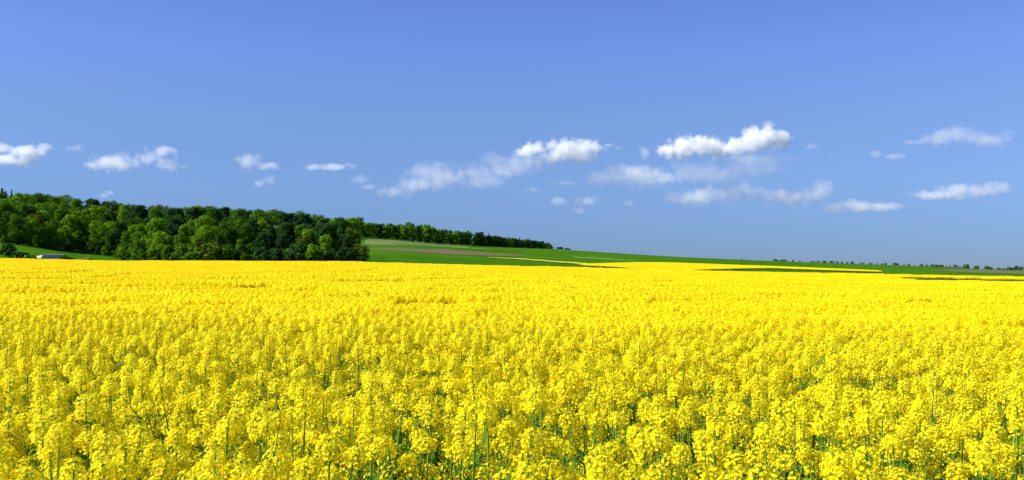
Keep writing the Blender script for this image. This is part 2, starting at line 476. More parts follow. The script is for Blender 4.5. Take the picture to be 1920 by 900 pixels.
def plant_parts(seed, H=CROP):
    """stem with branches, list of flower heads, leaves; all in plant space with the foot at the origin"""
    rnd = random.Random(seed)
    lean = Vector((rnd.uniform(-.05, .05), rnd.uniform(-.05, .05), 0))
    stem, heads, leaves = MB(), [], MB()
    Lm = rnd.uniform(0.075, 0.115)
    top = Vector((lean.x, lean.y, H - Lm))
    path = [Vector((0, 0, 0)), lean * 0.25 + Vector((0, 0, H * .35)), lean * 0.6 + Vector((0, 0, H * .7)), top, top + Vector((lean.x * .1, lean.y * .1, Lm))]
    stem.tube(path, [0.007, 0.006, 0.0048, 0.0034, 0.0018], 5, 2, rnd.random())
    h = MB(); raceme(h, top, (lean.x * .4, lean.y * .4, 1), Lm, rnd.uniform(0.040, 0.050), int(rnd.uniform(95, 120)), 0.0086, rnd); heads.append(h)
    def branch(i, z0, rr, zt, L, rad, n, buds):
        an = i * 2.4 + rnd.uniform(-.5, .5)
        b0 = lean * (z0 / H) + Vector((0, 0, z0))
        b2 = lean + Vector((math.cos(an) * rr, math.sin(an) * rr, zt))
        b1 = b0.lerp(b2, .5) + Vector((math.cos(an) * rr * .28, math.sin(an) * rr * .28, -0.02))
        ax = Vector((math.cos(an) * .25, math.sin(an) * .25, 1))
        stem.tube([b0, b1, b2, b2 + ax.normalized() * L], [0.0036, 0.003, 0.0024, 0.0014], 4, 2, rnd.random())
        h = MB(); raceme(h, b2, ax, L, rad, n, 0.0083, rnd, buds); heads.append(h)
        if rnd.random() < .8:
            leaf(leaves, b0, (math.cos(an), math.sin(an), .7), rnd.uniform(.08, .14), rnd.uniform(.012, .02), rnd)
    for i in range(rnd.choice([1, 1, 2, 2])):                 # full heads close under the top
        branch(i, H * rnd.uniform(0.62, 0.80), rnd.uniform(0.065, 0.12), H - rnd.uniform(0.08, 0.20), rnd.uniform(0.05, 0.075),
               rnd.uniform(0.032, 0.042), int(rnd.uniform(52, 72)), 7)
    for i in range(rnd.choice([4, 5, 5])):                    # loose late heads lower down
        branch(i + 5, H * rnd.uniform(0.38, 0.60), rnd.uniform(0.07, 0.16), H - rnd.uniform(0.22, 0.50), rnd.uniform(0.05, 0.09),
               rnd.uniform(0.020, 0.032), int(rnd.uniform(10, 22)), 6)
    for i in range(7):
        z0 = H * rnd.uniform(0.08, 0.62); an = i * 2.4 + rnd.uniform(-.4, .4)
        leaf(leaves, lean * (z0 / H) + Vector((0, 0, z0)), (math.cos(an), math.sin(an), .5), rnd.uniform(.14, .26), rnd.uniform(.03, .055), rnd)
    return stem, heads, leaves

def merged(mbs):
    m = MB()
    for k in mbs:
        b = len(m.v); m.v.extend(k.v); m.f.extend(tuple(i + b for i in f) for f in k.f); m.m.extend(k.m); m.t.extend(k.t)
    return m

NV = 8
variants = [plant_parts(100 + i) for i in range(NV)]
proto = []
for i, (s, hs, lv) in enumerate(variants):
    proto.append(bpy.data.objects.new("rapeseed_plant_form", merged([s, lv] + hs).mesh("rapeseed_plant_form", RAPE)))

def patch_mesh(seed, size, nheads, petal, rad, flowers):
    """a patch of crop for the far field: heads at uneven heights over leafy stems, foot at the origin"""
    rnd = random.Random(seed); m = MB()
    for i in range(nheads):
        x, y = rnd.uniform(-size / 2, size / 2), rnd.uniform(-size / 2, size / 2)
        z = CROP - abs(rnd.gauss(0, 0.05))
        raceme(m, (x, y, z - 0.09), (rnd.uniform(-.2, .2), rnd.uniform(-.2, .2), 1), 0.11, rad, flowers, petal, rnd, 0)
        if i % 2 == 0:
            m.tube([(x, y, CROP * .35), (x, y, z - .08)], [.008, .005], 3, 2, rnd.random(), False)
            an = rnd.uniform(0, 6.28)
            leaf(m, (x, y, z - rnd.uniform(.25, .6)), (math.cos(an), math.sin(an), .4), .22, .05, rnd)
    return m
pp = [bpy.data.objects.new("rapeseed_patch_form", patch_mesh(300 + i, 2.6, 300, 0.019, 0.056, 32).mesh("rapeseed_patch_form", RAPE)) for i in range(4)]

def scatter_group():
    ng = bpy.data.node_groups.new("crop_scatter", 'GeometryNodeTree')
    ng.interface.new_socket("Geometry", in_out='INPUT', socket_type='NodeSocketGeometry')
    ng.interface.new_socket("Geometry", in_out='OUTPUT', socket_type='NodeSocketGeometry')
    n, l = ng.nodes, ng.links
    gi, go = n.new("NodeGroupInput"), n.new("NodeGroupOutput")
    jo = n.new("GeometryNodeJoinGeometry")
    def named(nm, ty):
        a = n.new("GeometryNodeInputNamedAttribute"); a.data_type = ty; a.inputs[0].default_value = nm
        return a.outputs[0]
    for lod, objs in ((0, proto), (1, pp)):
        j = n.new("GeometryNodeJoinGeometry")
        for o in reversed(objs):
            oi = n.new("GeometryNodeObjectInfo"); oi.inputs['Object'].default_value = o; oi.inputs['As Instance'].default_value = True
            l.new(oi.outputs['Geometry'], j.inputs[0])
        cm = n.new("FunctionNodeCompare"); cm.data_type = 'INT'; cm.operation = 'EQUAL'
        l.new(named("lod", 'INT'), cm.inputs[2]); cm.inputs[3].default_value = lod
        ip = n.new("GeometryNodeInstanceOnPoints"); ip.inputs['Pick Instance'].default_value = True
        l.new(gi.outputs[0], ip.inputs['Points']); l.new(cm.outputs[0], ip.inputs['Selection'])
        l.new(j.outputs[0], ip.inputs['Instance']); l.new(named("variant", 'INT'), ip.inputs['Instance Index'])
        l.new(named("turn", 'FLOAT_VECTOR'), ip.inputs['Rotation']); l.new(named("size", 'FLOAT_VECTOR'), ip.inputs['Scale'])
        l.new(ip.outputs[0], jo.inputs[0])
    l.new(jo.outputs[0], go.inputs[0])
    return ng
SCATTER = scatter_group()

def crop_object(name, P, lod, turn, size, var, label):
    me = bpy.data.meshes.new(name)
    me.from_pydata(P.tolist(), [], [])
    def put(nm, ty, key, arr):
        a = me.attributes.new(nm, ty, 'POINT'); a.data.foreach_set(key, np.ascontiguousarray(arr).reshape(-1))
    put("lod", 'INT', "value", lod.astype(np.int32)); put("variant", 'INT', "value", var.astype(np.int32))
    put("turn", 'FLOAT_VECTOR', "vector", turn.astype(np.float32)); put("size", 'FLOAT_VECTOR', "vector", size.astype(np.float32))
    for m in RAPE: me.materials.append(m)
    o = link(name, me)
    md = o.modifiers.new("crop", 'NODES'); md.node_group = SCATTER
    return tag(o, label, "crop field", kind='stuff')

def vnoise(x, y, s, seed):
    """smooth value noise in 0..1"""
    r = np.random.default_rng(seed).random((64, 64))
    fx, fy = x / s, y / s
    i, j = np.floor(fx).astype(int), np.floor(fy).astype(int)
    a, b = fx - i, fy - j
    a = a * a * (3 - 2 * a); b = b * b * (3 - 2 * b)
    g = lambda p, q: r[p % 64, q % 64]
    return (g(i, j) * (1 - a) + g(i + 1, j) * a) * (1 - b) + (g(i, j + 1) * (1 - a) + g(i + 1, j + 1) * a) * b

# whole plants, jittered grid, nearest first
STEP = 0.160
NEAR_END = 16.5
gx, gy = np.meshgrid(np.arange(-30, 30, STEP), np.arange(2.35, NEAR_END, STEP))
px = gx.ravel() + rng.uniform(-.5, .5, gx.size) * STEP * 1.25
py = gy.ravel() + rng.uniform(-.5, .5, gx.size) * STEP * 1.25
keep = (np.abs(px) < 0.53 * py + 1.6)
den = vnoise(px, py, 0.55, 5) * 0.6 + vnoise(px, py, 2.3, 6) * 0.4
keep &= rng.random(px.size) < np.clip(0.22 + 1.9 * (den - 0.24), 0.12, .78) + np.clip((py - 7.5) * .07, 0, 1)
px, py, den = px[keep], py[keep], den[keep]
hs = 1.0 + (vnoise(px, py, 1.1, 8) - .5) * np.clip(0.12 - .006 * (py - 6), .04, .12) + rng.normal(0, 1, px.size) * np.clip(0.085 - 0.006 * (py - 5), 0.022, 0.085) + (rng.random(px.size) < .05) * rng.uniform(.03, .12, px.size)
hs = np.clip(hs, .78, 1.16)
# shorter, later plants between the tall ones
low = rng.random(px.size) < 0.26 * np.clip((22 - py) / 12, 0.15, 1)
hs = np.where(low, hs * rng.uniform(.66, .88, px.size), hs)
order = np.argsort(py - 0.12 * np.abs(px), kind='stable')
inview = np.abs(px) < 0.53 * py + 0.12
near_idx = [i for i in order if inview[i]][:300]
is_near = np.zeros(px.size, bool); is_near[near_idx] = True

# the 300 nearest plants are things of their own
forms = []
for i, (s, hd, lv) in enumerate(variants):
    forms.append((s.mesh("stem", RAPE), [h.mesh("flower_head", RAPE) for h in hd], lv.mesh("leaves", RAPE)))
def plant_label(i, order_no):
    return "yellow flowering rapeseed plant among the closest plants along the bottom of the field"
near_sorted = sorted(near_idx, key=lambda i: py[i])
protos = {}
for no, i in enumerate(near_sorted):
    v = int(rng.integers(NV)); z = gz(px[i], py[i])
    if v not in protos:
        root = empty("rapeseed_plant")
        st, hd, lv = forms[v]
        kids = [link("stem", st, root)] + [link("flower_head", h, root) for h in hd] + [link("leaves", lv, root)]
        protos[v] = (root, kids)
    else:
        root = copy_thing(*protos[v])
    root.location = (px[i], py[i], z)
    root.rotation_euler = (rng.normal(0, .05), rng.normal(0, .05), rng.uniform(0, 6.28))
    w = rng.uniform(1.0, 1.3)
    root.scale = (w, w, hs[i])
    tag(root, plant_label(i, no), "rapeseed plant", "rapeseed plants nearest the viewer")

# the rest of the field is one mass
rest = ~is_near
P0 = np.stack([px[rest], py[rest], ground_z(px[rest], py[rest])], -1)
n0 = len(P0)
T0 = np.stack([rng.normal(0, .05, n0), rng.normal(0, .05, n0), rng.uniform(0, 6.28, n0)], -1)
w0 = rng.uniform(1.0, 1.3, n0)
S0 = np.stack([w0, w0, hs[rest]], -1)
V0 = rng.integers(0, NV, n0)
PS = 2.0
gx, gy = np.meshgrid(np.arange(-150, 150, PS), np.arange(NEAR_END - 1.2, 262, PS))
qx = gx.ravel() + rng.uniform(-.3, .3, gx.size); qy = gy.ravel() + rng.uniform(-.3, .3, gx.size)
qu = CX + F * qx / qy
ok = (np.abs(qx) < 0.56 * qy + 4) & (qy < edge_y(np.clip(qu, -400, 2300)) - 0.5)
gap = (qu > 1640) & (np.abs(qy - 124 - 3 * (vnoise(qx, qy, 5, 23) - .5)) < 6.0) & (vnoise(qx, qy, 3.2, 21) * .6 + vnoise(qx, qy, 9, 25) * .4 > 0.36)
tram = (np.abs(((qy - qx * .12 + 1.2 * np.sin(qx * .05)) % 27) - 13) < 1.1) & (vnoise(qx, qy, 12, 31) > 0.52)
bare = (np.hypot(qx - xat(1914, 48), qy - 48) < 1.4)
ok &= ~gap & ~bare
qx, qy, tram = qx[ok], qy[ok], tram[ok]
n1 = len(qx)
P1 = np.stack([qx, qy, ground_z(qx, qy) - tram * 0.20 + rng.normal(0, .03, n1) + (vnoise(qx, qy, 9, 41) - .5) * .12], -1)
T1 = np.stack([np.zeros(n1), np.zeros(n1), rng.integers(0, 4, n1) * math.pi / 2 + rng.uniform(-.2, .2, n1)], -1)
S1 = np.ones((n1, 3)); S1[:, 2] = rng.uniform(.96, 1.04, n1)
V1 = rng.integers(0, 4, n1)
crop_object("rapeseed_field", np.concatenate([P0, P1]), np.concatenate([np.zeros(n0), np.ones(n1)]),
            np.concatenate([T0, T1]), np.concatenate([S0, S1]), np.concatenate([V0, V1]),
            "broad sheet of bright yellow rapeseed in flower filling the lower half")

# the second field over the dip
poly = [(1085, 494.5), (1140, 493.2), (1195, 491.6), (1250, 492), (1315, 494.2), (1391, 497.0), (1446, 498.8), (1560, 503.4), (1648, 507.2),
        (1646, 509), (1560, 506.4), (1446, 502.4), (1391, 503), (1315, 505.2), (1290, 506.4), (1240, 505.6), (1205, 504), (1160, 500.5), (1100, 497.5)]
def inside(u, r):
    c = np.zeros(u.shape, bool); k = len(poly)
    for i in range(k):
        (x1, y1), (x2, y2) = poly[i], poly[(i + 1) % k]
        cond = ((y1 > r) != (y2 > r)) & (u < (x2 - x1) * (r - y1) / (y2 - y1 + 1e-12) + x1)
        c ^= cond
    return c
gx, gy = np.meshgrid(np.arange(10, 240, 1.5), np.arange(188, 720, 1.5))
qx = gx.ravel() + rng.uniform(-.5, .5, gx.size); qy = gy.ravel() + rng.uniform(-.5, .5, gx.size)
qz = ground_z(qx, qy)
qu = CX + F * qx / qy; qr = EYE - F * (qz + 0.5 - EZ) / qy
ok = inside(qu, qr) & (qy > edge_y(np.clip(qu, -400, 2300)) + 6)
qx, qy, qz = qx[ok], qy[ok], qz[ok]; n2 = len(qx)
S2 = np.full((n2, 3), 0.75); S2[:, 2] = 0.45
crop_object("rapeseed_field", np.stack([qx, qy, qz], -1), np.ones(n2), np.stack([np.zeros(n2), np.zeros(n2), rng.uniform(0, 6.28, n2)], -1), S2,
            rng.integers(0, 4, n2), "smaller yellow rapeseed field beyond the dip on the far slope")

# ------------------------------------------------------------------ trees
def crown_points(rnd, H, W, base, shape, lobes):
    """clump centres and radii filling the crown volume"""
    out = []
    for i in range(lobes):
        if shape == "cone":
            t = (i + rnd.random()) / lobes
            z = base + (H - base) * t; r = W * (1 - t) ** 0.85
            an = rnd.uniform(0, 6.28); q = r * rnd.uniform(.35, .85)
            out.append((Vector((math.cos(an) * q, math.sin(an) * q, z)), max(.35, W * .42 * (1 - t * .75))))
        else:
            t = (i + rnd.random()) / lobes
            z = base + (H - base) * (0.08 + 0.84 * t)
            env = math.sin(math.pi * min(1, 0.22 + 0.70 * t)) ** 0.6
            if shape == "ovate": env *= (1.05 - 0.45 * t)
            an = i * 2.4 + rnd.uniform(-.6, .6); q = W * env * rnd.uniform(.30, .86)
            out.append((Vector((math.cos(an) * q, math.sin(an) * q, z)), W * rnd.uniform(.26, .44)))
    return out

def tree_meshes(seed, H, W, base, shape, lobes, leaves, size, mat):
    rnd = random.Random(seed)
    tr, cw = MB(), MB()
    lean = Vector((rnd.uniform(-.3, .3), rnd.uniform(-.3, .3), 0))
    top = H * (.9 if shape == "cone" else .68)
    tr.tube([(0, 0, -.4), lean * .2 + Vector((0, 0, H * .12)), lean * .6 + Vector((0, 0, H * .4)), lean + Vector((0, 0, top))],
            [H * .022, H * .016, H * .011, H * .004], 7, 0, .5)
    cl = crown_points(rnd, H, W, base, shape, lobes)
    for c, r in cl[::2]:
        z0 = max(H * .10, c.z - (H * .22 if shape != "cone" else 0.2))
        b0 = lean * (z0 / H) + Vector((0, 0, min(z0, top * .95)))
        tr.tube([b0, b0.lerp(c, .55) + Vector((0, 0, -.1)), c], [H * .007, H * .005, H * .002], 4, 0, .5, False)
    tot = sum(r * r for _, r in cl)
    for c, r in cl:
        k = int(leaves * r * r / tot); tn0 = rnd.uniform(.15, .85)
        for _ in range(k):
            d = Vector((rnd.gauss(0, 1), rnd.gauss(0, 1), rnd.gauss(0.15, 1))).normalized()
            rr = r * (rnd.random() ** 0.38) * rnd.uniform(.8, 1.18)
            p = c + Vector((d.x * rr, d.y * rr, d.z * rr * .82))
            nrm = (d + Vector((rnd.uniform(-.8, .8), rnd.uniform(-.8, .8), rnd.uniform(-.4, .9)))).normalized()
            e = nrm.cross(Vector((rnd.random() - .5, rnd.random() - .5, rnd.random() - .5)))
            if e.length < 1e-3: continue
            e.normalize(); g = nrm.cross(e); s = size * rnd.uniform(.6, 1.35)
            if shape == "cone": g = g * 0.6
            tn = min(1, max(0, tn0 + rnd.uniform(-.22, .22)))
            cw.face([p - e * s, p - g * s * .6 + e * s * .1, p + e * s, p + g * s * .6 - e * s * .1], 0, tn)
    return tr.mesh("trunk", [M_bark]), cw.mesh("crown", [mat])

KINDS = {}
def kind(nm, specs, mats):
    KINDS[nm] = [(tree_meshes(*s, M_crown[m]), s[1]) for s, m in zip(specs, mats)]
kind("broadleaf_tree_fresh", [(1, 13, 3.6, .7, "round", 26, 4600, .25), (2, 14, 3.3, .7, "ovate", 26, 4600, .25), (3, 12, 4.0, .6, "round", 28, 4800, .25)], ["fresh"] * 3)
kind("broadleaf_tree_mid", [(4, 14, 3.8, .7, "round", 28, 4800, .25), (5, 15, 3.5, .8, "ovate", 26, 4600, .25), (6, 13, 4.1, .6, "round", 30, 4800, .26)], ["mid"] * 3)
kind("broadleaf_tree_dark", [(7, 14, 3.8, .7, "round", 26, 4600, .27), (8, 15, 3.5, .7, "ovate", 26, 4600, .27)], ["dark"] * 2)
kind("broadleaf_tree_olive", [(9, 12, 3.4, .6, "ovate", 24, 3600, .24), (10, 11, 3.8, .6, "round", 24, 3600, .24)], ["olive"] * 2)
kind("conifer_tree", [(11, 15, 2.6, 1.0, "cone", 34, 3600, .34), (12, 16, 2.3, 1.0, "cone", 36, 3600, .34)], ["dark"] * 2)
kind("low_tree_dark", [(21, 8, 4.2, .2, "round", 16, 900, .42), (22, 7, 4.4, .1, "round", 14, 900, .42)], ["dark", "mid"])
kind("shrub_fresh", [(13, 3.4, 2.0, .3, "round", 14, 1500, .20), (14, 4.6, 2.0, .3, "ovate", 14, 1700, .20)], ["fresh"] * 2)
kind("shrub_mid", [(15, 3.2, 2.2, .2, "round", 14, 1500, .20), (16, 4.2, 1.9, .3, "ovate", 14, 1500, .20)], ["mid"] * 2)
kind("shrub_dark", [(17, 3.2, 2.1, .2, "round", 14, 1600, .20)], ["dark"])
kind("shrub_olive", [(18, 3.0, 2.0, .2, "round", 13, 1200, .18)], ["olive"])
kind("shrub_pale", [(19, 3.4, 1.7, .3, "ovate", 12, 1200, .16)], ["pale"])
LOOKS = {"low_tree_dark": "dark green tree", "broadleaf_tree_fresh": "bright green broadleaf tree", "broadleaf_tree_mid": "mid green broadleaf tree", "broadleaf_tree_dark": "dark green broadleaf tree",
         "broadleaf_tree_olive": "olive green broadleaf tree", "conifer_tree": "dark pointed conifer", "shrub_fresh": "fresh green shrub", "shrub_mid": "mid green shrub",
         "shrub_dark": "dark green shrub", "shrub_olive": "olive brown shrub", "shrub_pale": "shrub whitened with blossom"}
_made = {}
def place(kd, x, y, h, label, group, wide=1.0, sink=0.0, var=None):
    v = var if var is not None else rng.integers(len(KINDS[kd]))
    v = int(v) % len(KINDS[kd])
    (tm, cm), H = KINDS[kd][v]
    nm = "conifer_tree" if kd.startswith("conifer") else ("shrub" if kd.startswith("shrub") else "broadleaf_tree")
    if (kd, v) not in _made:
        root = empty(nm)
        kids = [link("trunk", tm, root), link("crown", cm, root)]
        _made[(kd, v)] = (root, kids)
    else:
        root = copy_thing(*_made[(kd, v)])
    s = h / H
    root.location = (x, y, gz(x, y) - sink)
    root.rotation_euler = (0, 0, rng.uniform(0, 6.28))
    root.scale = (s * wide, s * wide, s)
    return tag(root, label, "shrub" if nm == "shrub" else "tree", group)

def pick(weights):
    ks = list(weights); w = np.array([weights[k] for k in ks], float); w /= w.sum()
    return ks[rng.choice(len(ks), p=w)]

# near wood: front line runs down the slope, then along the crop's edge; ranks climb the hill behind it
FOOT = [(-160, 436), (0, 457), (60, 463), (120, 470), (180, 477.5), (226, 485)]
FU = [p[0] for p in FOOT] + [300, 450, 600, 690]
FY = [hit(*p)[1] + 2 for p in FOOT] + [266, 264, 266, 272]
def front_y(u): return float(np.interp(u, FU, FY))
RANKS = [(1, 5.2, 8.5), (8, 5.8, 10.5), (17, 6.4, 12), (30, 7, 12.5), (48, 8, 12.5), (72, 8.6, 12.5), (102, 9.5, 13), (140, 10.5, 13), (185, 9, 13), (235, 6.6, 13.5)]
SKY_U = [-160, 0, 20, 40, 85, 110, 145, 190, 240, 285, 345, 380, 420, 465, 540, 600, 640, 675, 700]
SKY_R = [338, 354, 359, 361, 363, 364, 368, 373, 379, 383, 386, 384, 386, 391, 394, 400, 398, 409, 413]
for k, (dy, sp, hh) in enumerate(RANKS):
    u = -110.0 + rng.uniform(0, 20)
    no = 0
    umax = 684 - (10 if k < 2 else 0) - max(0, k - 3) * 8
    while u < umax:
        y = front_y(u) + dy + rng.uniform(-.35, .35) * (5 + dy * .12)
        x = xat(u, y)
        h = hh * rng.uniform(.80, 1.15)
        right = u > 430
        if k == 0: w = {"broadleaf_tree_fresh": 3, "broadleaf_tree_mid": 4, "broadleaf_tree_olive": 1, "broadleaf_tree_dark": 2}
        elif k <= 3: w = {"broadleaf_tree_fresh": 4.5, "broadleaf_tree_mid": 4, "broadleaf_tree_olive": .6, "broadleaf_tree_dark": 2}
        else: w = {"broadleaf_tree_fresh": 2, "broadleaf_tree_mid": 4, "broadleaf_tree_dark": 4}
        if right and k <= 3: w = {"broadleaf_tree_fresh": 1.5, "broadleaf_tree_mid": 3.5, "broadleaf_tree_olive": 1.0, "broadleaf_tree_dark": 11}  # shade on the wood's right end is put into the foliage as darker trees
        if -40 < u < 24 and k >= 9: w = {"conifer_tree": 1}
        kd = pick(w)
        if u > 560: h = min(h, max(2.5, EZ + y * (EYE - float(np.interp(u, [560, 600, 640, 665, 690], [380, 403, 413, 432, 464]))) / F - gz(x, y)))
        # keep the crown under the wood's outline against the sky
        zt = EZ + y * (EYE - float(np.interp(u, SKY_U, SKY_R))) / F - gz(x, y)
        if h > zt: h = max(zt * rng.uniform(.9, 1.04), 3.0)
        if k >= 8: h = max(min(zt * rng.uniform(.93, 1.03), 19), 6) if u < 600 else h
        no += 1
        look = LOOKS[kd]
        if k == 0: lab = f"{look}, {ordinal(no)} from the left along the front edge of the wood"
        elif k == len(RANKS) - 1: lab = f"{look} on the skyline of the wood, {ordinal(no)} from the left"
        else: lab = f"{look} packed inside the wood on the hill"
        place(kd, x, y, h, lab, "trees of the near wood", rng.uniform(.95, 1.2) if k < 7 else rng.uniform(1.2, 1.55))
        u += sp * F / y * rng.uniform(.8, 1.2)
for i, (u, r, w) in enumerate([(-6, 350, .9), (2, 353, 1.0), (9, 358, .8), (20, 355, .75)]):
    y = front_y(u) + 215
    place("conifer_tree", xat(u, y), y, EZ + y * (EYE - r) / F - gz(xat(u, y), y), f"dark pointed conifer rising over the left end of the wood, {ordinal(i + 1)} from the left", "conifers at the left end of the wood", w)
# shrubs along the foot of the wood
u = -90.0; no = 0
while u < 690:
    y = front_y(u) - (rng.uniform(2, 6) if u > 230 else rng.uniform(-1, 1.5))
    w = {"shrub_fresh": 3, "shrub_mid": 4, "shrub_dark": 3, "shrub_olive": 3, "shrub_pale": .7}
    if u > 520: w = {"shrub_mid": 3, "shrub_dark": 5, "shrub_olive": 1.5, "shrub_fresh": .6}
    kd = pick(w); no += 1
    place(kd, xat(u, y), y, (rng.uniform(2.4, 5.6) if u > 230 else rng.uniform(1.8, 3.4)), f"{LOOKS[kd]}, {ordinal(no)} from the left at the foot of the wood", "shrubs at the foot of the wood", rng.uniform(.9, 1.3))
    u += rng.uniform(2.0, 4.4) * F / y

# far wood: a long line of trees running up and away over the crest
line = [(612, 610), (690, 700), (760, 770), (850, 900), (950, 1080), (1040, 1300)]
lu, ly_ = [p[0] for p in line], [p[1] for p in line]
TU = [600, 640, 700, 760, 800, 850, 900, 940, 980, 1020, 1032, 1045]
TR = [404, 402, 411, 416, 419, 428, 434, 441, 445, 451, 456, 464]
for k, (dy, du, n) in enumerate([(0, 0, 84), (26, 4, 30)]):
    for i in range(n):
        q = (i + rng.uniform(.2, .8)) / n
        u = (606 + 280 * q / .5 if q < .5 else 886 + 150 * (q - .5) / .5) + du
        y = float(np.interp(u, lu, ly_)) + dy + rng.uniform(-6, 10)
        x = xat(u, y)
        zt = EZ + y * (EYE - float(np.interp(u, TU, TR))) / F - gz(x, y)
        con = u > 882
        h = zt * (rng.uniform(.84, 1.06) if not con else rng.uniform(.88, 1.06)) * (0.92 if k == 0 else 1.03)
        h = min(max(h, 5), 24)
        kd = pick({"conifer_tree": 2.2, "broadleaf_tree_dark": 4, "broadleaf_tree_mid": 1}) if con else pick({"broadleaf_tree_fresh": 5, "broadleaf_tree_mid": 4, "broadleaf_tree_dark": .8})
        if k == 0: lab = f"{LOOKS[kd]}, {ordinal(i + 1)} from the left along the far row above the ploughed strip"
        else: lab = f"{LOOKS[kd]} standing behind the far row above the ploughed strip"
        wide = rng.uniform(1.05, 1.4) if not con else rng.uniform(1.3, 1.8)
        place(kd, x, y, h, lab, "trees of the far wood", wide, .7)
for i, (u, r) in enumerate([(1047, 3), (1053, 3.4), (1062, 2.6), (1068, 2.2)]):
    y = 1320.0
    place("shrub_dark", xat(u, y), y, r, f"low dark shrub, {ordinal(i + 1)} past the right end of the far conifers", "shrubs past the far wood", 1.5)

# trees strung along the skyline on the right
hz = [(1388, 2.5), (1450, 4), (1455, 4), (1461, 3.5), (1466, 4), (1472, 4), (1478, 3.5), (1484, 3.5), (1520, 2.5), (1526, 3.5), (1541, 4), (1547, 4), (1563, 4.5), (1570, 4),
      (1588, 4), (1599, 4.5), (1610, 4), (1617, 3.5), (1637, 3), (1655, 3.5), (1677, 6), (1683, 4), (1714, 3), (1731, 6), (1741, 5), (1746, 7), (1752, 6), (1761, 5.5), (1768, 6), (1780, 4),
      (1792, 7), (1811, 9), (1817, 7), (1828, 7), (1834, 5), (1845, 7.5), (1857, 7), (1861, 6), (1872, 5), (1892, 6), (1899, 6), (1907, 8.5), (1917, 8), (1928, 7), (1945, 8), (1962, 6)]
hz += [(u_, rng.uniform(2.2, 3.6)) for u_ in (1500, 1532, 1578, 1628, 1646, 1664, 1692, 1703, 1722, 1773, 1803, 1822, 1851, 1866, 1880, 1886, 1912)]
hz.sort()
for i, (u, px_) in enumerate(hz):
    y = 1650.0 + rng.uniform(-60, 60)
    h = (px_ * rng.uniform(.6, 1.0) + 1.2) * y / F; u += rng.uniform(-4, 4)
    kd = "conifer_tree" if i in (30, 44) else "low_tree_dark"
    place(kd, xat(u, y), y, h, f"small distant {LOOKS[kd]}, {ordinal(i + 1)} from the left on the right-hand skyline", "distant trees along the skyline", rng.uniform(1.0, 1.7), .8)

# single bushes at the crop
yb = 262.0
place("shrub_dark", xat(12, 246), 246, 3.2, "round dark bush standing alone on the grass slope beside the wood", None, 1.0)
place("shrub_mid", xat(57, 216), 216, 2.0, "green bush growing into the crop in front of the white-ended shed", None, 1.3)
place("shrub_mid", xat(66, 217), 217, 1.75, "lower green bush leaning against the covered heap", None, 1.3)
place("shrub_dark", xat(1914, 48), 48, 1.15, "dark green weed bush in a gap of the crop near the right border", None, 0.9)
for i, (u, h) in enumerate([(30, 2.2), (37, 1.9), (45, 2.1), (118, 1.9), (126, 1.7), (133, 1.6), (168, 1.5)]):
    y = 228.0
    place("shrub_dark", xat(u, y), y, h, f"low dark bush, {ordinal(i + 1)} from the left in the line behind the crop's edge", "low bushes behind the crop", 1.2)

# ------------------------------------------------------------------ sheds by the crop
M_white = plain("white_boards", [(0.3, (0.72, 0.72, 0.70)), (0.7, (0.82, 0.82, 0.80))], 2.0, 0.6)
M_greyside = plain("grey_boards", [(0.3, (0.25, 0.27, 0.34)), (0.7, (0.34, 0.36, 0.44))], 1.5, 0.6, 0.2, (1, 1, 4))
M_roof = plain("dark_roof_felt", [(0.3, (0.06, 0.07, 0.075)), (0.7, (0.11, 0.12, 0.12))], 2.0, 0.8)
M_tarp = plain("pale_tarpaulin", [(0.3, (0.30, 0.34, 0.18)), (0.7, (0.55, 0.56, 0.40))], 1.4, 0.5, 0.5)
M_hutroof = plain("mossy_pale_roof", [(0.3, (0.50, 0.58, 0.16)), (0.7, (0.70, 0.72, 0.34))], 1.2, 0.7)
M_hutwall = plain("weathered_boards", [(0.3, (0.22, 0.17, 0.15)), (0.7, (0.36, 0.30, 0.28))], 3.0, 0.9, 0.3, (4, 4, .5))
M_dark = plain("dark_front", [(0.3, (0.02, 0.02, 0.02)), (0.7, (0.035, 0.03, 0.03))], 3.0, 0.9)  # near-black colour for the hut's solid front wall
M_tyre = plain("tyre_rubber", [(0.3, (0.02, 0.02, 0.02)), (0.7, (0.035, 0.035, 0.035))], 5.0, 0.9)

def ztop(row, y): return EZ + y * (EYE - row) / F
Y_S = 229.0
x0 = xat(82, Y_S); zt = ztop(476.6, Y_S); zg = gz(x0 + 2.5, Y_S); Hs = zt - zg
shed = empty("shed", (x0, Y_S, zg), R(9))
tag(shed, "low grey shed with a white gable end half hidden by the yellow crop", "shed")
Ls, Ds = 4.1, 2.3
m = MB(); m.box(0.07, Ls, 0, Ds, 0, Hs - .2); m.build("side_wall", M_greyside, shed)
m = MB(); m.box(0, 0.066, -.02, Ds + .02, 0, Hs - .12); m.box(-.02, 0.05, -.025, .28, 0, Hs - .13); m.build("gable_wall", M_white, shed)
m = MB(); m.face([(-.12, -.12, Hs - .197), (Ls + .1, -.12, Hs - .197), (Ls + .1, Ds / 2, Hs), (-.12, Ds / 2, Hs)])
m.face([(-.12, Ds / 2, Hs), (Ls + .1, Ds / 2, Hs), (Ls + .1, Ds + .12, Hs - .197), (-.12, Ds + .12, Hs - .197)])
rf = m.build("roof", M_roof, shed); sd = rf.modifiers.new("thick", 'SOLIDIFY'); sd.thickness = .06
m = MB(); m.box(-.03, -.022, .75, 1.55, 0.05, Hs - .5); m.build("door", M_greyside, shed)

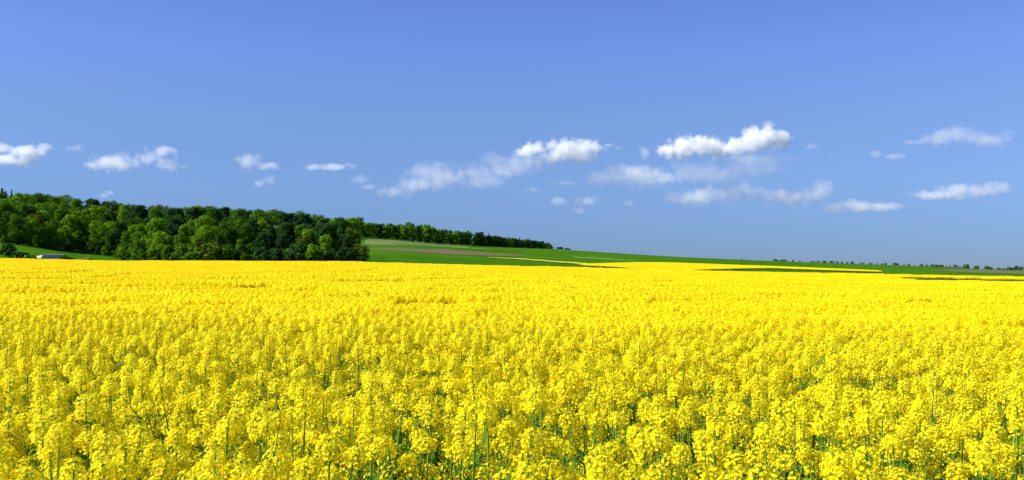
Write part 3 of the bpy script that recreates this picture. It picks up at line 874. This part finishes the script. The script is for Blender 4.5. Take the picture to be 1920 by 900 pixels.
xh = xat(64, Y_S); zh = gz(xh, Y_S); Hh = ztop(478, Y_S) - zh
heap = empty("covered_heap", (xh, Y_S - .4, zh), 0)
tag(heap, "low heap under a pale cream tarpaulin left of the grey shed", "heap")
prof = [(0, .62), (.7, .80), (1.5, .92), (2.05, 1.0), (2.25, .93)]
m = MB(); pr = None
for x, q in prof:
    z = Hh * q; sec = [(x, -.85, z * .55), (x, -.55, z * .82), (x, 0, z), (x, .55, z * .82), (x, .85, z * .55)]
    if pr:
        for a in range(4): m.face([pr[a], sec[a], sec[a + 1], pr[a + 1]])
    else: m.face(sec)
    pr = sec
m.face(pr[::-1]); m.build("tarpaulin", M_tarp, heap)
m = MB()
for i in range(4): m.box(0.05 + i * .55, .50 + i * .55, -.8 , .8, 0, Hh * (.50 + .03 * i))
m.build("logs", M_hutwall, heap)

Y_H = 238.0
xq = xat(143, Y_H); zq = gz(xq, Y_H); Hq = ztop(482.6, Y_H) - zq
hut = empty("hut", (xq, Y_H, zq), R(4))
tag(hut, "small weathered hut with a pale mossy roof sunk behind the crop", "hut")
m = MB(); m.box(0, 1.1, 0, 1.6, 0, Hq - .38); m.build("side_wall", M_hutwall, hut)
m = MB(); m.box(1.103, 2.7, .05, 1.55, 0, Hq - .30); m.build("front_wall", M_dark, hut)
m = MB(); m.face([(-.05, -.15, Hq - .38), (1.1, -.15, Hq - .22), (2.75, -.15, Hq - .10), (2.75, 1.7, Hq), (1.1, 1.7, Hq - .1), (-.05, 1.7, Hq - .30)])
rf = m.build("roof", M_hutroof, hut); sd = rf.modifiers.new("thick", 'SOLIDIFY'); sd.thickness = .09

for i, (u, r) in enumerate([(28, 479.6), (47.5, 478.6), (53, 479.6)]):
    y = 226.5; x = xat(u, y); zb = gz(x, y); h = ztop(r, y) - zb
    m = MB(); m.tube([(0, 0, 0), (0, 0, h * .9), (0, 0, h)], [.10, .09, .05], 8)
    o = m.build("marker_post", M_white); o.location = (x, y, zb)
    tag(o, f"short white post among dark bushes by the crop, {ordinal(i + 1)} from the left", "post", "white posts by the crop")

# ------------------------------------------------------------------ clouds: real volumes far beyond the land
def cloud_material(ells):
    """soft vapour: dense inside the cloud's billows, frayed by turbulence at their rims"""
    m, n, l = new_mat("cloud_vapour")
    out = n.new("ShaderNodeOutputMaterial")
    tc = n.new("ShaderNodeTexCoord"); geo = n.new("ShaderNodeNewGeometry")
    at = n.new("ShaderNodeAttribute"); at.attribute_type = 'OBJECT'; at.attribute_name = "thickness"
    nz = n.new("ShaderNodeTexNoise"); nz.inputs['Scale'].default_value = 0.0115; nz.inputs['Detail'].default_value = 4.5; nz.inputs['Roughness'].default_value = .60
    l.new(geo.outputs['Position'], nz.inputs['Vector'])
    best = None
    for c, r in ells:
        v = n.new("ShaderNodeVectorMath"); v.operation = 'MULTIPLY_ADD'
        l.new(tc.outputs['Object'], v.inputs[0])
        v.inputs[1].default_value = tuple(1 / q for q in r)
        v.inputs[2].default_value = tuple(-a / b for a, b in zip(c, r))
        ln = n.new("ShaderNodeVectorMath"); ln.operation = 'LENGTH'; l.new(v.outputs[0], ln.inputs[0])
        best = ln.outputs['Value'] if best is None else mathn(n, l, 'SMOOTH_MIN', best, ln.outputs['Value'], 0.35)
    e = mathn(n, l, 'MULTIPLY_ADD', nz.outputs[0], 2.5, mathn(n, l, 'ADD', best, -1.20))
    mr = n.new("ShaderNodeMapRange"); mr.interpolation_type = 'SMOOTHSTEP'
    mr.inputs[1].default_value = 1.05; mr.inputs[2].default_value = 0.22; mr.inputs[3].default_value = 0.0; mr.inputs[4].default_value = 1.0
    l.new(e, mr.inputs[0])
    d = mathn(n, l, 'MULTIPLY', mr.outputs[0], at.outputs['Fac'])
    v = n.new("ShaderNodeVolumePrincipled")
    v.inputs['Color'].default_value = (1, 1, 1, 1); v.inputs['Anisotropy'].default_value = 0.15
    l.new(d, v.inputs['Density'])
    l.new(v.outputs[0], out.inputs['Volume'])
    return m
YC = 9000.0
PX = YC / F
def cloud(label, dens, puffs, y=YC):
    """puffs = (column, row, half width, half height) in photo pixels, turned into metres at the cloud's own distance"""
    k = y / F
    bm = bmesh.new()
    cxs = sum(p[0] for p in puffs) / len(puffs); cys = sum(p[1] for p in puffs) / len(puffs)
    ells = []
    for (u, r, a, b) in puffs:
        c = ((u - cxs) * k, rng.uniform(-.4, .4) * b * k, -(r - cys) * k)
        rad = (a * k * 1.28, max(a * .7, b) * k * 1.1, b * k * 1.34)
        ells.append((c, rad))
        mat = Matrix.Translation(c) @ Matrix.Diagonal((rad[0] * 1.2, rad[1] * 1.2, rad[2] * 1.25, 1))
        bmesh.ops.create_icosphere(bm, subdivisions=3, radius=1.0, matrix=mat)
    me = bpy.data.meshes.new("cloud"); bm.to_mesh(me); bm.free()
    me.materials.append(cloud_material(ells))
    o = link("cloud", me)
    o.location = ((cxs - CX) * k, y, EZ + (EYE - cys) * k)
    rm = o.modifiers.new("merge", 'REMESH'); rm.mode = 'VOXEL'; rm.voxel_size = max(1.5 * k, 5)
    o["thickness"] = dens
    tag(o, label, "cloud", "small clouds over the horizon")
    return o
D = 0.020
cloud("bright small puffy cloud at the far left over the wood", D * .8, [(4, 276, 14, 9), (42, 286, 22, 15), (42, 300, 24, 12), (10, 298, 26, 9), (82, 281, 14, 11)])
cloud("tiny faint cloud right of the far left puff", D * 0.248, [(139, 278, 17, 8)])
cloud("long soft cloud with two brighter curls at its right end", D * 0.341, [(178, 308, 24, 9), (215, 305, 40, 14), (275, 293, 16, 13), (305, 283, 22, 9), (312, 309, 20, 13), (343, 312, 10, 4)])
cloud("small white wisp just above the treetops of the wood", D * 0.279, [(194, 367, 12, 5), (206, 361, 10, 5)])
cloud("small wedge-shaped cloud sloping down to the right above the wood", D * 0.341, [(443, 297, 8, 6), (468, 304, 20, 12), (500, 312, 24, 7)])
cloud("little round cloud below the wedge-shaped one", D * 0.341, [(486, 343, 12, 6), (505, 339, 12, 8)])
cloud("flat narrow streak of cloud above the middle of the wood", D * 0.31, [(590, 313, 22, 6), (625, 312, 30, 7)])
cloud("tiny twin clouds left of the white triangle cloud", D * 0.279, [(672, 337, 16, 8), (690, 350, 14, 5)])
cloud("soft cloud with a bright triangular peak low on its left", D * 0.17, [(735, 359, 28, 9), (760, 349, 17, 17), (788, 320, 24, 13), (820, 330, 46, 22), (790, 345, 40, 12)])
cloud("faint broken cloud bank between the triangle cloud and the bright oval", D * 0.13, [(895, 326, 36, 20), (925, 300, 24, 14), (910, 340, 44, 10), (950, 318, 40, 18), (980, 303, 40, 18), (1015, 300, 34, 14)])
cloud("bright oval cloud left of the tallest cumulus", D * 0.75, [(1000, 281, 26, 13), (1050, 281, 30, 18), (1080, 282, 38, 20), (1112, 276, 20, 12), (1140, 271, 10, 5)])
cloud("tiny speck of cloud right of the bright oval", D * 0.248, [(1162, 276, 7, 5)])
cloud("pale flat-based cloud below and left of the tallest cumulus", D * 0.2, [(1125, 336, 30, 11), (1155, 324, 28, 18), (1200, 330, 50, 18), (1245, 334, 34, 13)])
cloud("small curled tuft left of the tallest cumulus", D * 0.31, [(1210, 287, 11, 10)])
cloud("tallest bright white cumulus with two towers", D * 1.2, [(1258, 281, 22, 13), (1285, 275, 26, 18), (1318, 272, 26, 17), (1345, 276, 22, 19), (1366, 280, 22, 13), (1385, 274, 24, 14), (1412, 262, 24, 20), (1436, 258, 26, 20), (1466, 260, 22, 15)])
cloud("thin grey veil hanging beneath the tallest cumulus", D * 0.1, [(1275, 305, 22, 16), (1420, 300, 70, 10), (1330, 326, 70, 16), (1410, 318, 60, 11), (1300, 318, 40, 14)])
cloud("loose low clouds in a row beneath the tallest cumulus", D * 0.32, [(1258, 371, 14, 11), (1300, 371, 32, 15), (1328, 366, 30, 15), (1375, 362, 30, 19), (1395, 354, 20, 11)])
cloud("low cloud with a ragged right tower right of the low row", D * 0.3, [(1430, 365, 16, 11), (1474, 369, 44, 13), (1530, 363, 30, 12), (1546, 350, 16, 14)])
cloud("small leaning cloud near the horizon below the ragged tower", D * 0.31, [(1496, 390, 12, 6), (1510, 383, 13, 7)])
cloud("long low flat cloud on the right near the horizon", D * 0.26, [(1565, 388, 26, 9), (1605, 386, 40, 10), (1655, 388, 40, 7)])
cloud("tiny cloud right of the tallest cumulus tower", D * 0.217, [(1520, 274, 12, 6)])
cloud("faint fleck further right of the tallest cumulus tower", D * 0.186, [(1558, 287, 8, 4)])
cloud("small comet-shaped cloud on the right with a bright left head", D * 0.248, [(1645, 287, 10, 7), (1675, 293, 22, 5)])
cloud("thin high wispy cloud near the top right", D * 0.2, [(1720, 266, 20, 4), (1765, 259, 34, 12), (1800, 250, 32, 14), (1835, 253, 24, 10)])
cloud("faintest veil at the right border beside the wispy cloud", D * 0.16, [(1860, 264, 40, 10), (1893, 249, 14, 6)])
cloud("long slanting cloud low at the right with a bright right end", D * 0.3, [(1755, 365, 44, 8), (1800, 358, 44, 12), (1850, 355, 34, 12), (1880, 351, 22, 10)])
cloud("pair of small low clouds above the green slope", D * 0.26, [(1045, 377, 17, 8), (1105, 378, 22, 9), (1118, 372, 12, 6)])
cloud("tiny flat cloud right of the low pair", D * 0.236, [(1177, 381, 13, 5)])
cloud("tiny faint cloud beneath the low pair", D * 0.186, [(1085, 395, 13, 5)])
cloud("thin faint streaks left of the pale flat-based cloud", D * 0.174, [(1000, 356, 18, 6), (1060, 343, 22, 5)])

print("COUNT trees", sum(1 for o in bpy.data.objects if o.get("category")=="tree"), "shrubs", sum(1 for o in bpy.data.objects if o.get("category")=="shrub"), "plants", n0, n1, n2)
